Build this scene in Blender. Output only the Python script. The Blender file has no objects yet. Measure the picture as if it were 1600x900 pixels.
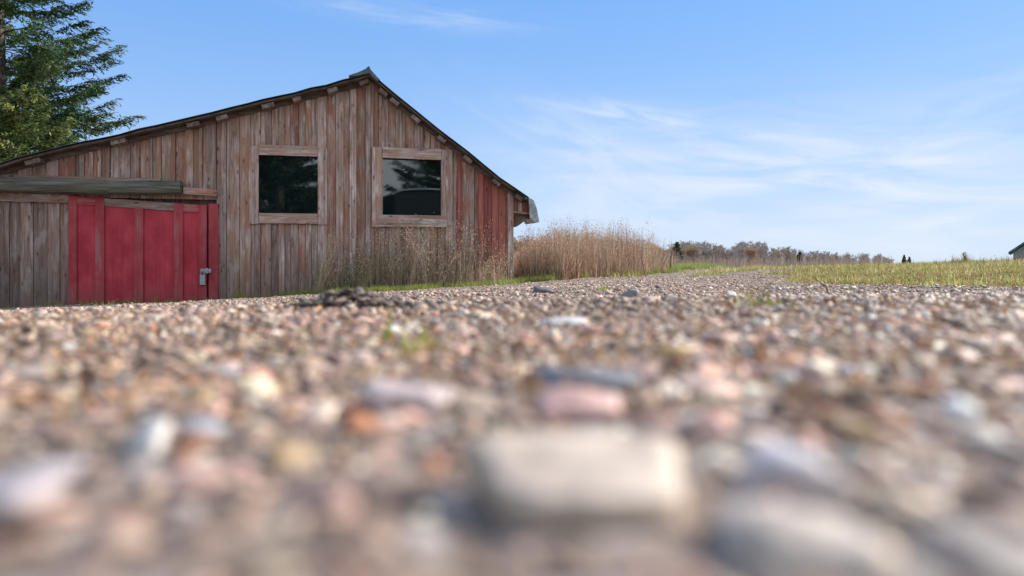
import bpy, bmesh, math, random
import numpy as np
from mathutils import Vector, Matrix, noise as mnoise
R = math.radians
scene = bpy.context.scene
C = bpy.data.collections.new('scene_objects'); scene.collection.children.link(C)
CZ = 0.05            # lens height above the gravel
FPX = 1067.0

# ------------------------------------------------------------------ camera
cd = bpy.data.cameras.new('camera'); cam = bpy.data.objects.new('camera', cd); C.objects.link(cam)
cam.location = (0, 0, CZ); cam.rotation_euler = (R(90), 0, 0)
cd.lens = 24; cd.sensor_width = 36; cd.shift_y = -35/1600
cd.clip_start = 0.01; cd.clip_end = 3000
cd.dof.use_dof = True; cd.dof.focus_distance = 12.0; cd.dof.aperture_fstop = 3.1
scene.camera = cam

# ------------------------------------------------------------------ sky, sun, exposure
SUN_AZ = R(64)       # from +Y towards +X
SUN_EL = R(36)
w = bpy.data.worlds.new('World'); scene.world = w; w.use_nodes = True
nt = w.node_tree; N = nt.nodes; Lk = nt.links; N.clear()
out = N.new('ShaderNodeOutputWorld'); bg = N.new('ShaderNodeBackground'); bg.inputs[1].default_value = 0.098
sky = N.new('ShaderNodeTexSky'); sky.sky_type = 'NISHITA'; sky.sun_disc = False
sky.sun_elevation = SUN_EL; sky.sun_rotation = SUN_AZ
sky.altitude = 50; sky.air_density = 1.0; sky.dust_density = 0.35; sky.ozone_density = 2.2
tc = N.new('ShaderNodeTexCoord')
def wm(op, a, b=None, c=None, clamp=False):
    n = N.new('ShaderNodeMath'); n.operation = op; n.use_clamp = clamp
    for i, v in enumerate((a, b, c)):
        if v is None: continue
        if isinstance(v, (int, float)): n.inputs[i].default_value = v
        else: Lk.new(v, n.inputs[i])
    return n.outputs[0]
sep = N.new('ShaderNodeSeparateXYZ'); Lk.new(tc.outputs['Generated'], sep.inputs[0])
az = wm('ARCTAN2', sep.outputs[0], sep.outputs[1]); el = wm('ARCSINE', sep.outputs[2])
def veil(a0, e0, sa, se, tilt, amp, scale_a, scale_e, det, lo, hi, seed):
    ca, sn = math.cos(tilt), math.sin(tilt)
    da = wm('SUBTRACT', az, a0); de = wm('SUBTRACT', el, e0)
    p = wm('ADD', wm('MULTIPLY', da, ca), wm('MULTIPLY', de, sn))
    q = wm('SUBTRACT', wm('MULTIPLY', de, ca), wm('MULTIPLY', da, sn))
    g = wm('ADD', wm('POWER', wm('ABSOLUTE', wm('DIVIDE', p, sa)), 2), wm('POWER', wm('ABSOLUTE', wm('DIVIDE', q, se)), 2))
    g = wm('EXPONENT', wm('MULTIPLY', g, -1))
    cb = N.new('ShaderNodeCombineXYZ')
    Lk.new(wm('MULTIPLY', p, scale_a), cb.inputs[0]); Lk.new(wm('MULTIPLY', q, scale_e), cb.inputs[1]); cb.inputs[2].default_value = seed
    nz = N.new('ShaderNodeTexNoise'); nz.inputs['Scale'].default_value = 1; nz.inputs['Detail'].default_value = det
    nz.inputs['Roughness'].default_value = 0.55; nz.inputs['Distortion'].default_value = 0.6
    Lk.new(cb.outputs[0], nz.inputs['Vector'])
    mr = N.new('ShaderNodeMapRange'); mr.interpolation_type = 'SMOOTHSTEP'
    mr.inputs[1].default_value = lo-.06; mr.inputs[2].default_value = hi+.12
    Lk.new(nz.outputs[0], mr.inputs[0])
    return wm('MULTIPLY', wm('MULTIPLY', g, mr.outputs[0]), amp)
def azel(px, py):
    u = (px-800)/FPX; v = (415-py)/FPX
    return math.atan2(u, 1), math.asin(v/math.sqrt(1+u*u+v*v))
tot = None
for (px, py, sa, se, tl, amp, s1, s2, det, lo, hi, sd) in (
    (1310, 292, .36, .085, -.06, .95, 5, 26, 7, .36, .72, 1.3),
    (1500, 330, .30, .040, .05, .45, 4, 40, 6, .38, .7, 4.1),
    (985, 180, .11, .013, -.20, .62, 9, 60, 6, .30, .62, 7.7),
    (915, 245, .16, .05, -.42, .50, 6, 26, 6, .36, .70, 9.2),
    (1150, 225, .22, .04, -.15, .40, 6, 30, 6, .40, .70, 5.2),
    (640, 22, .14, .016, -.07, .42, 8, 50, 6, .32, .66, 2.5),
    (860, 310, .20, .05, .10, .35, 6, 22, 5, .36, .7, 12.0),
    (1560, 150, .14, .05, .12, .25, 6, 30, 5, .4, .7, 14.0)):   # the wisps ahead
    a, e = azel(px, py)
    vv = veil(a, e, sa, se, tl, amp, s1, s2, det, lo, hi, sd)
    tot = vv if tot is None else wm('ADD', tot, vv)
# broken cloud on the other side of the sky (it shows in the panes)
back = wm('MULTIPLY', wm('POWER', wm('MAXIMUM', wm('MULTIPLY', sep.outputs[1], -1.0), 0.0), 0.6), 0.85)
# thin general high veil, thicker towards the horizon
clouds = wm('MINIMUM', tot, 0.92)
hz = wm('MULTIPLY', wm('EXPONENT', wm('MULTIPLY', wm('MAXIMUM', el, 0.0), -5.2)), 0.90)
ss = N.new('ShaderNodeSeparateColor'); Lk.new(sky.outputs[0], ss.inputs[0])
tint = N.new('ShaderNodeCombineColor')     # deeper, more even blue than the model's
for i_, (k_, p_) in enumerate(((.53, .62), (1.50, .36), (3.55, .22))):
    Lk.new(wm('MULTIPLY', wm('POWER', ss.outputs[i_], p_), k_), tint.inputs[i_])
mx = N.new('ShaderNodeMix'); mx.data_type = 'RGBA'
mh = N.new('ShaderNodeMix'); mh.data_type = 'RGBA'
Lk.new(hz, mh.inputs[0]); Lk.new(tint.outputs[0], mh.inputs[6]); mh.inputs[7].default_value = (3.9, 4.55, 5.25, 1)
Lk.new(clouds, mx.inputs[0]); Lk.new(mh.outputs[2], mx.inputs[6]); mx.inputs[7].default_value = (4.75, 4.98, 5.3, 1)
mk = N.new('ShaderNodeMix'); mk.data_type = 'RGBA'
Lk.new(back, mk.inputs[0]); Lk.new(mx.outputs[2], mk.inputs[6]); mk.inputs[7].default_value = (6.9, 7.5, 7.9, 1)
Lk.new(mk.outputs[2], bg.inputs[0]); Lk.new(bg.outputs[0], out.inputs[0])

sd = bpy.data.lights.new('sun', 'SUN'); sd.energy = 4.2; sd.angle = R(0.6); sd.color = (1.0, 0.94, 0.86)
sun = bpy.data.objects.new('sun', sd); C.objects.link(sun)
sdir = Vector((math.sin(SUN_AZ)*math.cos(SUN_EL), math.cos(SUN_AZ)*math.cos(SUN_EL), math.sin(SUN_EL)))
sun.rotation_euler = sdir.to_track_quat('Z', 'Y').to_euler(); sun.location = (20, 10, 20)
vs = scene.view_settings; vs.view_transform = 'Standard'; vs.look = 'None'; vs.gamma = 1; vs.use_curve_mapping = False
vs.exposure = 0.94
scene.render.engine = 'CYCLES'
scene.cycles.use_denoising = True
scene.cycles.max_bounces = 6; scene.cycles.diffuse_bounces = 3; scene.cycles.transparent_max_bounces = 8

# ------------------------------------------------------------------ object helpers
def tag(o, label=None, cat=None, group=None, kind=None):
    if label: o['label'] = label
    if cat: o['category'] = cat
    if group: o['group'] = group
    if kind: o['kind'] = kind
    return o
def link(o, parent=None):
    C.objects.link(o)
    if parent is not None: o.parent = parent
    return o
def empty(name, loc=(0,0,0), rz=0):
    o = bpy.data.objects.new(name, None); o.empty_display_size = .2
    o.location = loc; o.rotation_euler = (0,0,rz); return link(o)
def mesh_np(name, V, F, mat, parent=None, tint=None, smooth=False, extra=None):
    """V (n,3) float, F (m,k) int with one k; tint (n,3) per vertex colour"""
    V = np.asarray(V, dtype=np.float32); F = np.asarray(F, dtype=np.int32)
    me = bpy.data.meshes.new(name); k = F.shape[1]
    me.vertices.add(len(V)); me.vertices.foreach_set('co', V.ravel())
    me.loops.add(F.size); me.loops.foreach_set('vertex_index', F.ravel())
    me.polygons.add(len(F)); me.polygons.foreach_set('loop_start', np.arange(0, F.size, k, dtype=np.int32))
    me.update(calc_edges=True)
    if tint is not None:
        a = me.color_attributes.new('tint', 'FLOAT_COLOR', 'POINT')
        col = np.ones((len(V), 4), dtype=np.float32); col[:, :3] = tint
        a.data.foreach_set('color', col.ravel())
    if extra:
        for nm, arr in extra.items():
            at = me.attributes.new(nm, 'FLOAT', 'POINT'); at.data.foreach_set('value', np.asarray(arr, dtype=np.float32))
    if smooth: me.polygons.foreach_set('use_smooth', np.ones(len(F), dtype=bool))
    if isinstance(mat, (list, tuple)):
        for m in mat: me.materials.append(m)
    else: me.materials.append(mat)
    o = bpy.data.objects.new(name, me); return link(o, parent)
class MB:
    """collects polygons for one mesh; per-piece tint and rnd"""
    def __init__(s): s.v = []; s.f = []; s.t = []; s.r = []
    def add(s, vs, fs, tint=(1,1,1), rnd=0.0):
        b = len(s.v); s.v += [tuple(p) for p in vs]; s.f += [tuple(b+i for i in f) for f in fs]
        s.t += [tint]*len(vs); s.r += [rnd]*len(vs)
    def box(s, x0, x1, y0, y1, z0, z1, tint=(1,1,1), rnd=0.0):
        s.prism([(x0,z0),(x1,z0),(x1,z1),(x0,z1)], y0, y1, tint, rnd)
    def prism(s, pts, y0, y1, tint=(1,1,1), rnd=0.0):
        """pts (x,z) counter-clockwise seen from -y; extruded y0 (front) to y1 (back)"""
        n = len(pts)
        vs = [(x,y0,z) for x,z in pts] + [(x,y1,z) for x,z in pts]
        fs = [tuple(range(n)), tuple(range(2*n-1, n-1, -1))]
        fs += [(i, n+i, n+(i+1)%n, (i+1)%n) for i in range(n)]
        s.add(vs, fs, tint, rnd)
    def tube(s, pts, rad, n=8, tint=(1,1,1), rnd=0.0, caps=True):
        pts = [Vector(p) for p in pts]; vs = []; fs = []
        if isinstance(rad, (int,float)): rad = [rad]*len(pts)
        for i, p in enumerate(pts):
            d = (pts[min(i+1,len(pts)-1)] - pts[max(i-1,0)]).normalized()
            a = d.orthogonal().normalized() if i == 0 else (a - d*a.dot(d)).normalized()
            b = d.cross(a)
            for k in range(n):
                t = 2*math.pi*k/n; vs.append(p + (a*math.cos(t)+b*math.sin(t))*rad[i])
        for i in range(len(pts)-1):
            for k in range(n):
                fs.append((i*n+k, i*n+(k+1)%n, (i+1)*n+(k+1)%n, (i+1)*n+k))
        if caps: fs += [tuple(range(n-1,-1,-1)), tuple(range((len(pts)-1)*n, len(pts)*n))]
        s.add(vs, fs, tint, rnd)
    def build(s, name, mat, parent=None, bevel=0, smooth=False):
        me = bpy.data.meshes.new(name); me.from_pydata(s.v, [], s.f)
        a = me.color_attributes.new('tint', 'FLOAT_COLOR', 'POINT')
        a.data.foreach_set('color', np.array([(*t,1) for t in s.t], dtype=np.float32).ravel())
        at = me.attributes.new('rnd', 'FLOAT', 'POINT'); at.data.foreach_set('value', np.array(s.r, dtype=np.float32))
        me.materials.append(mat)
        bm = bmesh.new(); bm.from_mesh(me); bmesh.ops.recalc_face_normals(bm, faces=bm.faces); bm.to_mesh(me); bm.free()
        if smooth:
            for p in me.polygons: p.use_smooth = True
        o = bpy.data.objects.new(name, me); link(o, parent)
        if bevel:
            m = o.modifiers.new('bevel', 'BEVEL'); m.width = bevel; m.segments = 1; m.limit_method = 'ANGLE'
        return o

# ------------------------------------------------------------------ materials
class M:
    def __init__(s, name, rough=.8, spec=.3):
        s.m = bpy.data.materials.new(name); s.m.use_nodes = True
        s.nt = s.m.node_tree; s.n = s.nt.nodes; s.l = s.nt.links
        s.b = s.n['Principled BSDF']; s.b.inputs['Roughness'].default_value = rough
        s.b.inputs['Specular IOR Level'].default_value = spec
        s._tc = None
    def node(s, t, **kw):
        n = s.n.new(t)
        for k, v in kw.items(): setattr(n, k, v)
        return n
    def put(s, sock, v):
        if hasattr(v, 'links') or isinstance(v, bpy.types.NodeSocket): s.l.new(v, sock)
        else:
            if isinstance(v, tuple) and len(v) == 3 and sock.type == 'RGBA': v = (*v, 1)
            sock.default_value = v
    def coord(s, kind='Object', scale=(1,1,1), add=None):
        if s._tc is None: s._tc = s.node('ShaderNodeTexCoord')
        mp = s.node('ShaderNodeMapping'); mp.inputs['Scale'].default_value = scale
        s.l.new(s._tc.outputs[kind], mp.inputs[0])
        if add is not None:
            ad = s.node('ShaderNodeVectorMath', operation='ADD'); s.l.new(mp.outputs[0], ad.inputs[0]); s.l.new(add, ad.inputs[1]); return ad.outputs[0]
        return mp.outputs[0]
    def noise(s, vec, scale=5, detail=4, rough=.55, dist=0):
        n = s.node('ShaderNodeTexNoise'); s.l.new(vec, n.inputs['Vector'])
        n.inputs['Scale'].default_value = scale; n.inputs['Detail'].default_value = detail
        n.inputs['Roughness'].default_value = rough; n.inputs['Distortion'].default_value = dist
        return n.outputs[0]
    def voro(s, vec, scale=5, feature='F1', rnd=1):
        n = s.node('ShaderNodeTexVoronoi', feature=feature); s.l.new(vec, n.inputs['Vector'])
        n.inputs['Scale'].default_value = scale; n.inputs['Randomness'].default_value = rnd
        return n
    def rng(s, v, a, b, c=0, d=1, smooth=True):
        n = s.node('ShaderNodeMapRange'); n.interpolation_type = 'SMOOTHSTEP' if smooth else 'LINEAR'
        s.l.new(v, n.inputs[0])
        for i, x in zip((1,2,3,4), (a,b,c,d)): n.inputs[i].default_value = x
        return n.outputs[0]
    def mix(s, f, a, b, mode='MIX'):
        n = s.node('ShaderNodeMix', data_type='RGBA', blend_type=mode)
        s.put(n.inputs[0], f); s.put(n.inputs[6], a); s.put(n.inputs[7], b); return n.outputs[2]
    def math(s, op, a, b=0.0, clamp=False):
        n = s.node('ShaderNodeMath', operation=op, use_clamp=clamp); s.put(n.inputs[0], a); s.put(n.inputs[1], b); return n.outputs[0]
    def attr(s, name, fac=False):
        n = s.node('ShaderNodeAttribute', attribute_name=name); return n.outputs['Fac' if fac else 'Color']
    def bump(s, h, strength=.5, dist=.01):
        n = s.node('ShaderNodeBump'); n.inputs['Strength'].default_value = strength; n.inputs['Distance'].default_value = dist
        s.l.new(h, n.inputs['Height']); s.l.new(n.outputs[0], s.b.inputs['Normal'])
    def color(s, c): s.put(s.b.inputs['Base Color'], c); return s.m

def wood_mat(name, vertical=True, grey=1.0, redbias=0.0, axis=2):
    """weathered sawn boards; tint.r = lightness, tint.g = share of red paint left, tint.b = brown; rnd shifts the grain"""
    m = M(name, .9, .12)
    tint = m.attr('tint'); sp = m.node('ShaderNodeSeparateColor'); m.l.new(tint, sp.inputs[0])
    rnd = m.attr('rnd', True)
    off = m.node('ShaderNodeCombineXYZ')
    for i, k in enumerate((17.3, 5.1, 31.7)): m.l.new(m.math('MULTIPLY', rnd, k), off.inputs[i])
    sc = [26, 26, 26]; sc[axis] = 1.3
    v1 = m.coord('Object', tuple(sc), off.outputs[0])
    sc2 = [90, 90, 90]; sc2[axis] = 3.0
    v2 = m.coord('Object', tuple(sc2), off.outputs[0])
    sc3 = [7, 7, 7]; sc3[axis] = 2.2
    v3 = m.coord('Object', tuple(sc3), off.outputs[0])
    grain = m.noise(v1, 1, 6, .6, .8); fine = m.noise(v2, 1, 4, .6); blot = m.noise(v3, 1, 5, .6)
    c = m.mix(m.rng(grain, .3, .72), (.19,.135,.115), (.54,.435,.385))
    c = m.mix(m.rng(blot, .38, .62), c, m.mix(.5, c, (.29,.155,.10)))
    c = m.mix(m.math('MULTIPLY', m.rng(m.noise(v3, 1.7, 6, .65, .5), .56, .68), .6), c, (.10,.065,.052))
    c = m.mix(m.math('MULTIPLY', m.rng(m.noise(v3, 1.2, 3, .5, .2), .57, .72), .5), c, (.62,.55,.52))
    # rust-red paint left on the wood
    rp = m.math('ADD', m.math('MULTIPLY', m.noise(v3, .9, 6, .7, .4), 1.0), m.math('MULTIPLY', fine, .35))
    lim = m.math('SUBTRACT', 1.02, m.math('MULTIPLY', sp.outputs[1], .75))
    mask = m.math('MULTIPLY', m.math('SUBTRACT', rp, lim), 7.0, True)
    c = m.mix(m.math('MULTIPLY', mask, .8), c, m.mix(m.rng(grain,.3,.7), m.mix(m.rng(sp.outputs[1],.5,.95), (.22,.085,.06), (.20,.035,.033)), m.mix(m.rng(sp.outputs[1],.5,.95), (.36,.16,.11), (.36,.075,.062))))
    # brown raw wood
    c = m.mix(m.math('MULTIPLY', sp.outputs[2], m.rng(blot, .25, .75)), c, (.33,.16,.09))
    # knots
    kv = m.coord('Object', tuple([9 if i != axis else 3.2 for i in range(3)]), off.outputs[0])
    kn = m.voro(kv, 1.0)
    kmask = m.rng(kn.outputs['Distance'], .07, .17, 1, 0)
    c = m.mix(m.math('MULTIPLY', kmask, .75), c, (.07,.035,.026))
    c = m.mix(m.rng(fine, .35, .5, .25, 0), c, (.06,.045,.04))
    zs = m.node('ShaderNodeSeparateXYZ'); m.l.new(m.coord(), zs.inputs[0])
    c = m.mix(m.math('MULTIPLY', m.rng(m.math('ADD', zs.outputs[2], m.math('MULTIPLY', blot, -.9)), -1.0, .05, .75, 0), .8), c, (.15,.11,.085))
    lit = m.node('ShaderNodeCombineColor'); [m.l.new(sp.outputs[0], lit.inputs[i]) for i in range(3)]
    c = m.mix(1.0, c, lit.outputs[0], 'MULTIPLY')
    m.bump(m.math('ADD', m.math('MULTIPLY', grain, .6), m.math('MULTIPLY', fine, .5)), .6, .006)
    return m.color(c)
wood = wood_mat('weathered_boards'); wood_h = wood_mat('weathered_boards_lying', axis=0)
wood_y = wood_mat('weathered_beams', axis=1)

def red_mat(name, worn=.5, axis=2, ca=(.33,.022,.038), cb=(.50,.055,.078)):
    m = M(name, .62, .25)
    sc = [22,22,22]; sc[axis] = 1.2
    v = m.coord('Object', tuple(sc)); v3 = m.coord('Object', (3,3,2))
    g = m.noise(v, 1, 6, .6); b = m.noise(v3, 1, 6, .65)
    c = m.mix(m.rng(b, .3, .7), ca, cb)
    c = m.mix(m.rng(g, .35, .65, 0, .35), c, (.24,.018,.03))
    wmask = m.math('MULTIPLY', m.math('SUBTRACT', m.math('ADD', m.noise(v, .8, 7, .7), m.math('MULTIPLY', b, .5)), 1.02-worn*.32), 9, True)
    c = m.mix(m.math('MULTIPLY', wmask, .75), c, (.25,.15,.135))
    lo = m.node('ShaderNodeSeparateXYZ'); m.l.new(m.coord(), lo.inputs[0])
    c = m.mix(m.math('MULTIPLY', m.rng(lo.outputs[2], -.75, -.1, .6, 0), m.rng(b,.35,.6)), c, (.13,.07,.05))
    m.bump(g, .35, .004)
    return m.color(c)
red_panel = red_mat('red_paint_sheet', .25); red_trim = red_mat('red_paint_trim', .55, 2, (.27,.030,.040), (.42,.075,.085)); red_trim_h = red_mat('red_paint_rail', 1.0, 0)

def simple(name, c, rough=.7, spec=.3, var=.25, scale=8, metal=0, bump=.2):
    m = M(name, rough, spec); m.b.inputs['Metallic'].default_value = metal
    n = m.noise(m.coord(), scale, 6, .6)
    lo = tuple(x*(1-var) for x in c); hi = tuple(min(1,x*(1+var)) for x in c)
    if bump: m.bump(n, bump, .01)
    return m.color(m.mix(m.rng(n, .3, .7), lo, hi))
def tinted(name, rough=.8, spec=.2, var=.25, scale=40, trans=0, bump=0):
    m = M(name, rough, spec)
    n = m.noise(m.coord(), scale, 3, .6)
    k = m.rng(n, .3, .7, 1-var, 1+var); kc = m.node('ShaderNodeCombineColor'); [m.l.new(k, kc.inputs[i]) for i in range(3)]
    c = m.mix(1.0, m.attr('tint'), kc.outputs[0], 'MULTIPLY'); m.color(c)
    if bump: m.bump(n, bump, .004)
    if trans:
        tr = m.node('ShaderNodeBsdfTranslucent'); m.l.new(c, tr.inputs[0])
        ms = m.node('ShaderNodeMixShader'); ms.inputs[0].default_value = trans
        m.l.new(m.b.outputs[0], ms.inputs[1]); m.l.new(tr.outputs[0], ms.inputs[2])
        m.l.new(ms.outputs[0], m.n['Material Output'].inputs[0])
    return m.m
stone_mat = tinted('stone', .62, .4, .38, 120, bump=.5)
bigstone_mat = tinted('pebble', .6, .35, .3, 90, bump=.4)
leaf_mat = tinted('leaf', .6, .25, .15, 3, trans=.35)
needle_mat = tinted('needles', .6, .25, .2, 2, trans=.15)
straw_mat = tinted('straw', .7, .2, .15, 30, trans=.25)
twig_mat = tinted('bare_twigs', .9, .1, .2, 2)
bark = simple('bark', (.085,.066,.052), .95, .1, .5, 6)
roof_metal = simple('roof_metal', (.075,.095,.10), .55, .4, .45, 3, .25)
pale_metal = simple('crumpled_metal', (.32,.34,.35), .5, .5, .35, 14, .4)
gal = simple('galvanised_steel', (.30,.33,.33), .5, .5, .25, 40, .6)
log_mat = M('old_log', .95, .1)
_v = log_mat.coord('Object', (1.6,22,22)); _g = log_mat.noise(_v, 1, 6, .65); _b = log_mat.noise(log_mat.coord('Object',(2,5,5)), 1, 5, .6)
log_mat.bump(_g, .8, .012)
log_mat = log_mat.color(log_mat.mix(log_mat.rng(_b,.35,.65), log_mat.mix(log_mat.rng(_g,.3,.7), (.06,.055,.045), (.19,.18,.15)), log_mat.mix(log_mat.rng(_g,.3,.7), (.06,.058,.043), (.165,.158,.122))))
gm = M('window_glass', .03, .5); gm.b.inputs['IOR'].default_value = 2.0
gm.l.new(gm.rng(gm.noise(gm.coord('Object',(1,1,1)), 2.5, 7, .7), .35, .75, .01, .05), gm.b.inputs['Roughness'])
glass = gm.color(gm.mix(gm.rng(gm.noise(gm.coord('Object',(3,3,9)), 2.0, 8, .75), .55, .85, 0, .35), (.004,.009,.010), (.045,.045,.04))) 

# ------------------------------------------------------------------ ground height field
ctrl = np.array([(0,0,0),(0,1,-.022),(-1,1.3,-.05),(1,1.3,-.022),(0,3,-.09),(-2.2,3,-.16),(2.2,3,-.08),
 (0,6,-.175),(-4.5,6,-.37),(4.5,6,-.17),(0,9,-.235),(6,8,-.27),(4.2,9,-.22),(0,12.5,-.27),(-2.3,12,-.40),
 (-4.9,11.4,-.516),(-7.7,11,-.63),(-12,10.5,-.8),(3,16,-.175),(8,20,-.03),(16.5,22,.14),(13,25,-.09),(13,35,-.16),
 (12,12,-.12),(30,40,.10),(0,30,-.2),(0,60,-.4),(-15,30,-.8),(40,100,-.5),(0,150,-1.2),(-60,100,-1.5),(120,150,-1.2),
 (0,600,-4),(400,600,-4),(-400,600,-4),(-20,0,-.8),(20,0,0),(0,-10,-.1),(-10,-10,-.4),(10,-10,0),(0,-30,-.2),
 (0,-300,-1),(-300,0,-2),(300,0,-1),(300,300,-2),(900,900,-4),(-900,900,-4)], dtype=float)
def _tc(x, y): return np.arcsinh(np.asarray(x)/2.0), np.arcsinh(np.asarray(y)/2.0)
def _k(r2): return np.where(r2 > 1e-12, .5*r2*np.log(np.maximum(r2,1e-12)), 0)
_a, _b2 = _tc(ctrl[:,0], ctrl[:,1]); n_ = len(ctrl)
K = _k((_a[:,None]-_a)**2 + (_b2[:,None]-_b2)**2) + 1e-4*np.eye(n_); P = np.c_[np.ones(n_), _a, _b2]
A = np.zeros((n_+3, n_+3)); A[:n_,:n_] = K; A[:n_,n_:] = P; A[n_:,:n_] = P.T
W = np.linalg.solve(A, np.r_[ctrl[:,2], 0,0,0])
rng = np.random.default_rng(7)
_wv = [(rng.normal(0,1,2), rng.uniform(0,6.28)) for _ in range(18)]
def ground_z(x, y):
    x = np.asarray(x, float); y = np.asarray(y, float); sh = x.shape; x = x.ravel(); y = y.ravel()
    z = np.empty(len(x))
    for i in range(0, len(x), 20000):
        a, b = _tc(x[i:i+20000], y[i:i+20000])
        z[i:i+20000] = _k((a[:,None]-_a)**2 + (b[:,None]-_b2)**2) @ W[:n_] + W[n_] + W[n_+1]*a + W[n_+2]*b
    d = np.hypot(x, y)
    for j, (kv, ph) in enumerate(_wv):
        f = 1.2*1.45**(j//3); amp = .0035/f*np.clip(.25+d/2.5, .25, 2.5)
        z += amp*np.sin((kv[0]*x+kv[1]*y)*f+ph)*np.clip(d*4,0,1)
    return z.reshape(sh)
# the gravel yard and track: X of the left and right grass edges for each Y
YL = [-50,11.0,11.4,11.7,12,16,22,35,80,600]; XL = [-60,-60,-3.6,-1.2,.3,3,6.2,11.5,25,180]
YR = [-50,0,6,8,8.6,9.5,14,20,34,80,600];  XR = [25,12,8.2,7.0,5.2,4.3,5.6,8.6,15,30,200]
def wob(x, y, s, ph): return np.sin(x*s+ph)*np.cos(y*s*1.3+ph*2)+.5*np.sin(x*s*2.7+y*s*2.1+ph*3)
def grassy(x, y):
    """0 gravel ... 1 turf"""
    wd = np.clip(np.hypot(x,y)*.03, .12, 1.2)
    n = wob(x,y,1.7,1.0)*wd*.9
    gl = np.clip(.5+(np.interp(y,YL,XL)-x+n)/wd*.6, 0, 1)*(y > 10.9)
    gr = np.clip(.5+(x-np.interp(y,YR,XR)+n)/wd*.6, 0, 1)
    mid = .5*(np.interp(y,YL,XL)+np.interp(y,YR,XR))
    mdist = np.abs(x-mid)/(.16*np.abs(np.interp(y,YR,XR)-np.interp(y,YL,XL))+.15)
    gm_ = np.clip(1.1-mdist+.3*wob(x,y,.9,2.0), 0, 1)*np.clip((y-12)/4,0,1)*.75
    return np.clip(np.maximum(np.maximum(gl,gr),gm_), 0, 1)
def build_ground():
    n = 460
    a = np.linspace(-6.6, 6.6, n); X, Y = np.meshgrid(2*np.sinh(a), 2*np.sinh(a))
    Z = ground_z(X, Y); V = np.c_[X.ravel(), Y.ravel(), Z.ravel()]
    i = np.arange(n-1); I, J = np.meshgrid(i, i); q = (J*n+I).ravel()
    F = np.c_[q, q+1, q+n+1, q+n]
    m = M('gravel_and_turf', .92, .15)
    g = m.attr('grass', True)
    v = m.coord('Object')
    vo = m.voro(v, 70); vf = m.voro(v, 22)
    nz = m.noise(v, 2.2, 8, .65); nf = m.noise(v, 45, 5, .6)
    st = m.node('ShaderNodeValToRGB'); m.l.new(m.node('ShaderNodeSeparateColor').outputs[0], st.inputs[0])
    sp = st.inputs[0].links[0].from_node; m.l.new(vo.outputs['Color'], sp.inputs[0])
    cr = st.color_ramp; cr.interpolation = 'CONSTANT'
    cols = [(0,(.30,.235,.20)),(.18,(.40,.33,.29)),(.34,(.19,.145,.12)),(.5,(.36,.25,.21)),(.64,(.48,.43,.38)),(.76,(.23,.22,.215)),(.88,(.33,.19,.13))]
    cr.elements[0].color = (*cols[0][1],1); cr.elements[1].position = cols[1][0]; cr.elements[1].color = (*cols[1][1],1)
    for p_, c_ in cols[2:]:
        e = cr.elements.new(p_); e.color = (*c_,1)
    soil = m.mix(m.rng(nf,.3,.7), (.13,.095,.07), (.28,.215,.17))
    grav = m.mix(m.rng(vo.outputs['Distance'], .25, .6, .85, 0), soil, st.outputs[0])
    grav = m.mix(m.rng(nz,.42,.68,0,.55), grav, (.20,.155,.125))
    turf = m.mix(m.rng(nz,.35,.65), (.115,.125,.03), (.24,.185,.085))
    turf = m.mix(m.rng(nf,.4,.7,0,.6), turf, (.07,.09,.022))
    c = m.mix(m.math('ADD', g, m.math('MULTIPLY', m.math('SUBTRACT', nz, .5), .8), True), grav, turf)
    m.bump(m.math('SUBTRACT', nf, m.math('MULTIPLY', vo.outputs['Distance'], .8)), .7, .012)
    o = mesh_np('ground', V, F, m.color(c), smooth=True, extra={'grass': grassy(V[:,0], V[:,1])})
    tag(o, kind='structure'); return o
build_ground()

# ------------------------------------------------------------------ barn
T = .22; TH = math.atan(T); D0 = 12.5
def L(px, py, o=0.0):
    """image point of the photograph -> (along the wall, height) on the plane o metres in front of the wall"""
    u = (px-800)/FPX; v = (415-py)/FPX
    Dd = D0 - o/math.cos(TH); Y = Dd/(1-u*T); X = u*Y
    return (X*math.cos(TH) + (Y-D0)*math.sin(TH), CZ + v*Y)
barn = empty('barn', (0, D0, 0), TH)
tag(barn, 'weathered wooden barn with faded red sliding door, two square windows and sagging gable roof', 'barn')
rd = random.Random(11)
roofpx = [(-190,306),(-90,278),(0,253),(93,228),(187,208),(302,182),(360,167),(460,143),(559,119),(577,113),(593,126),(649,172),(687,202),(731,236),(781,276),(827,308)]
OV = .30
roofl = [L(x, y, OV) for x, y in roofpx]
def roof_z(s): return float(np.interp(s, [p[0] for p in roofl], [p[1] for p in roofl]))
DEEP = 9.0
SL = L(-150, 400)[0]; SR = L(800, 400)[0]
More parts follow.
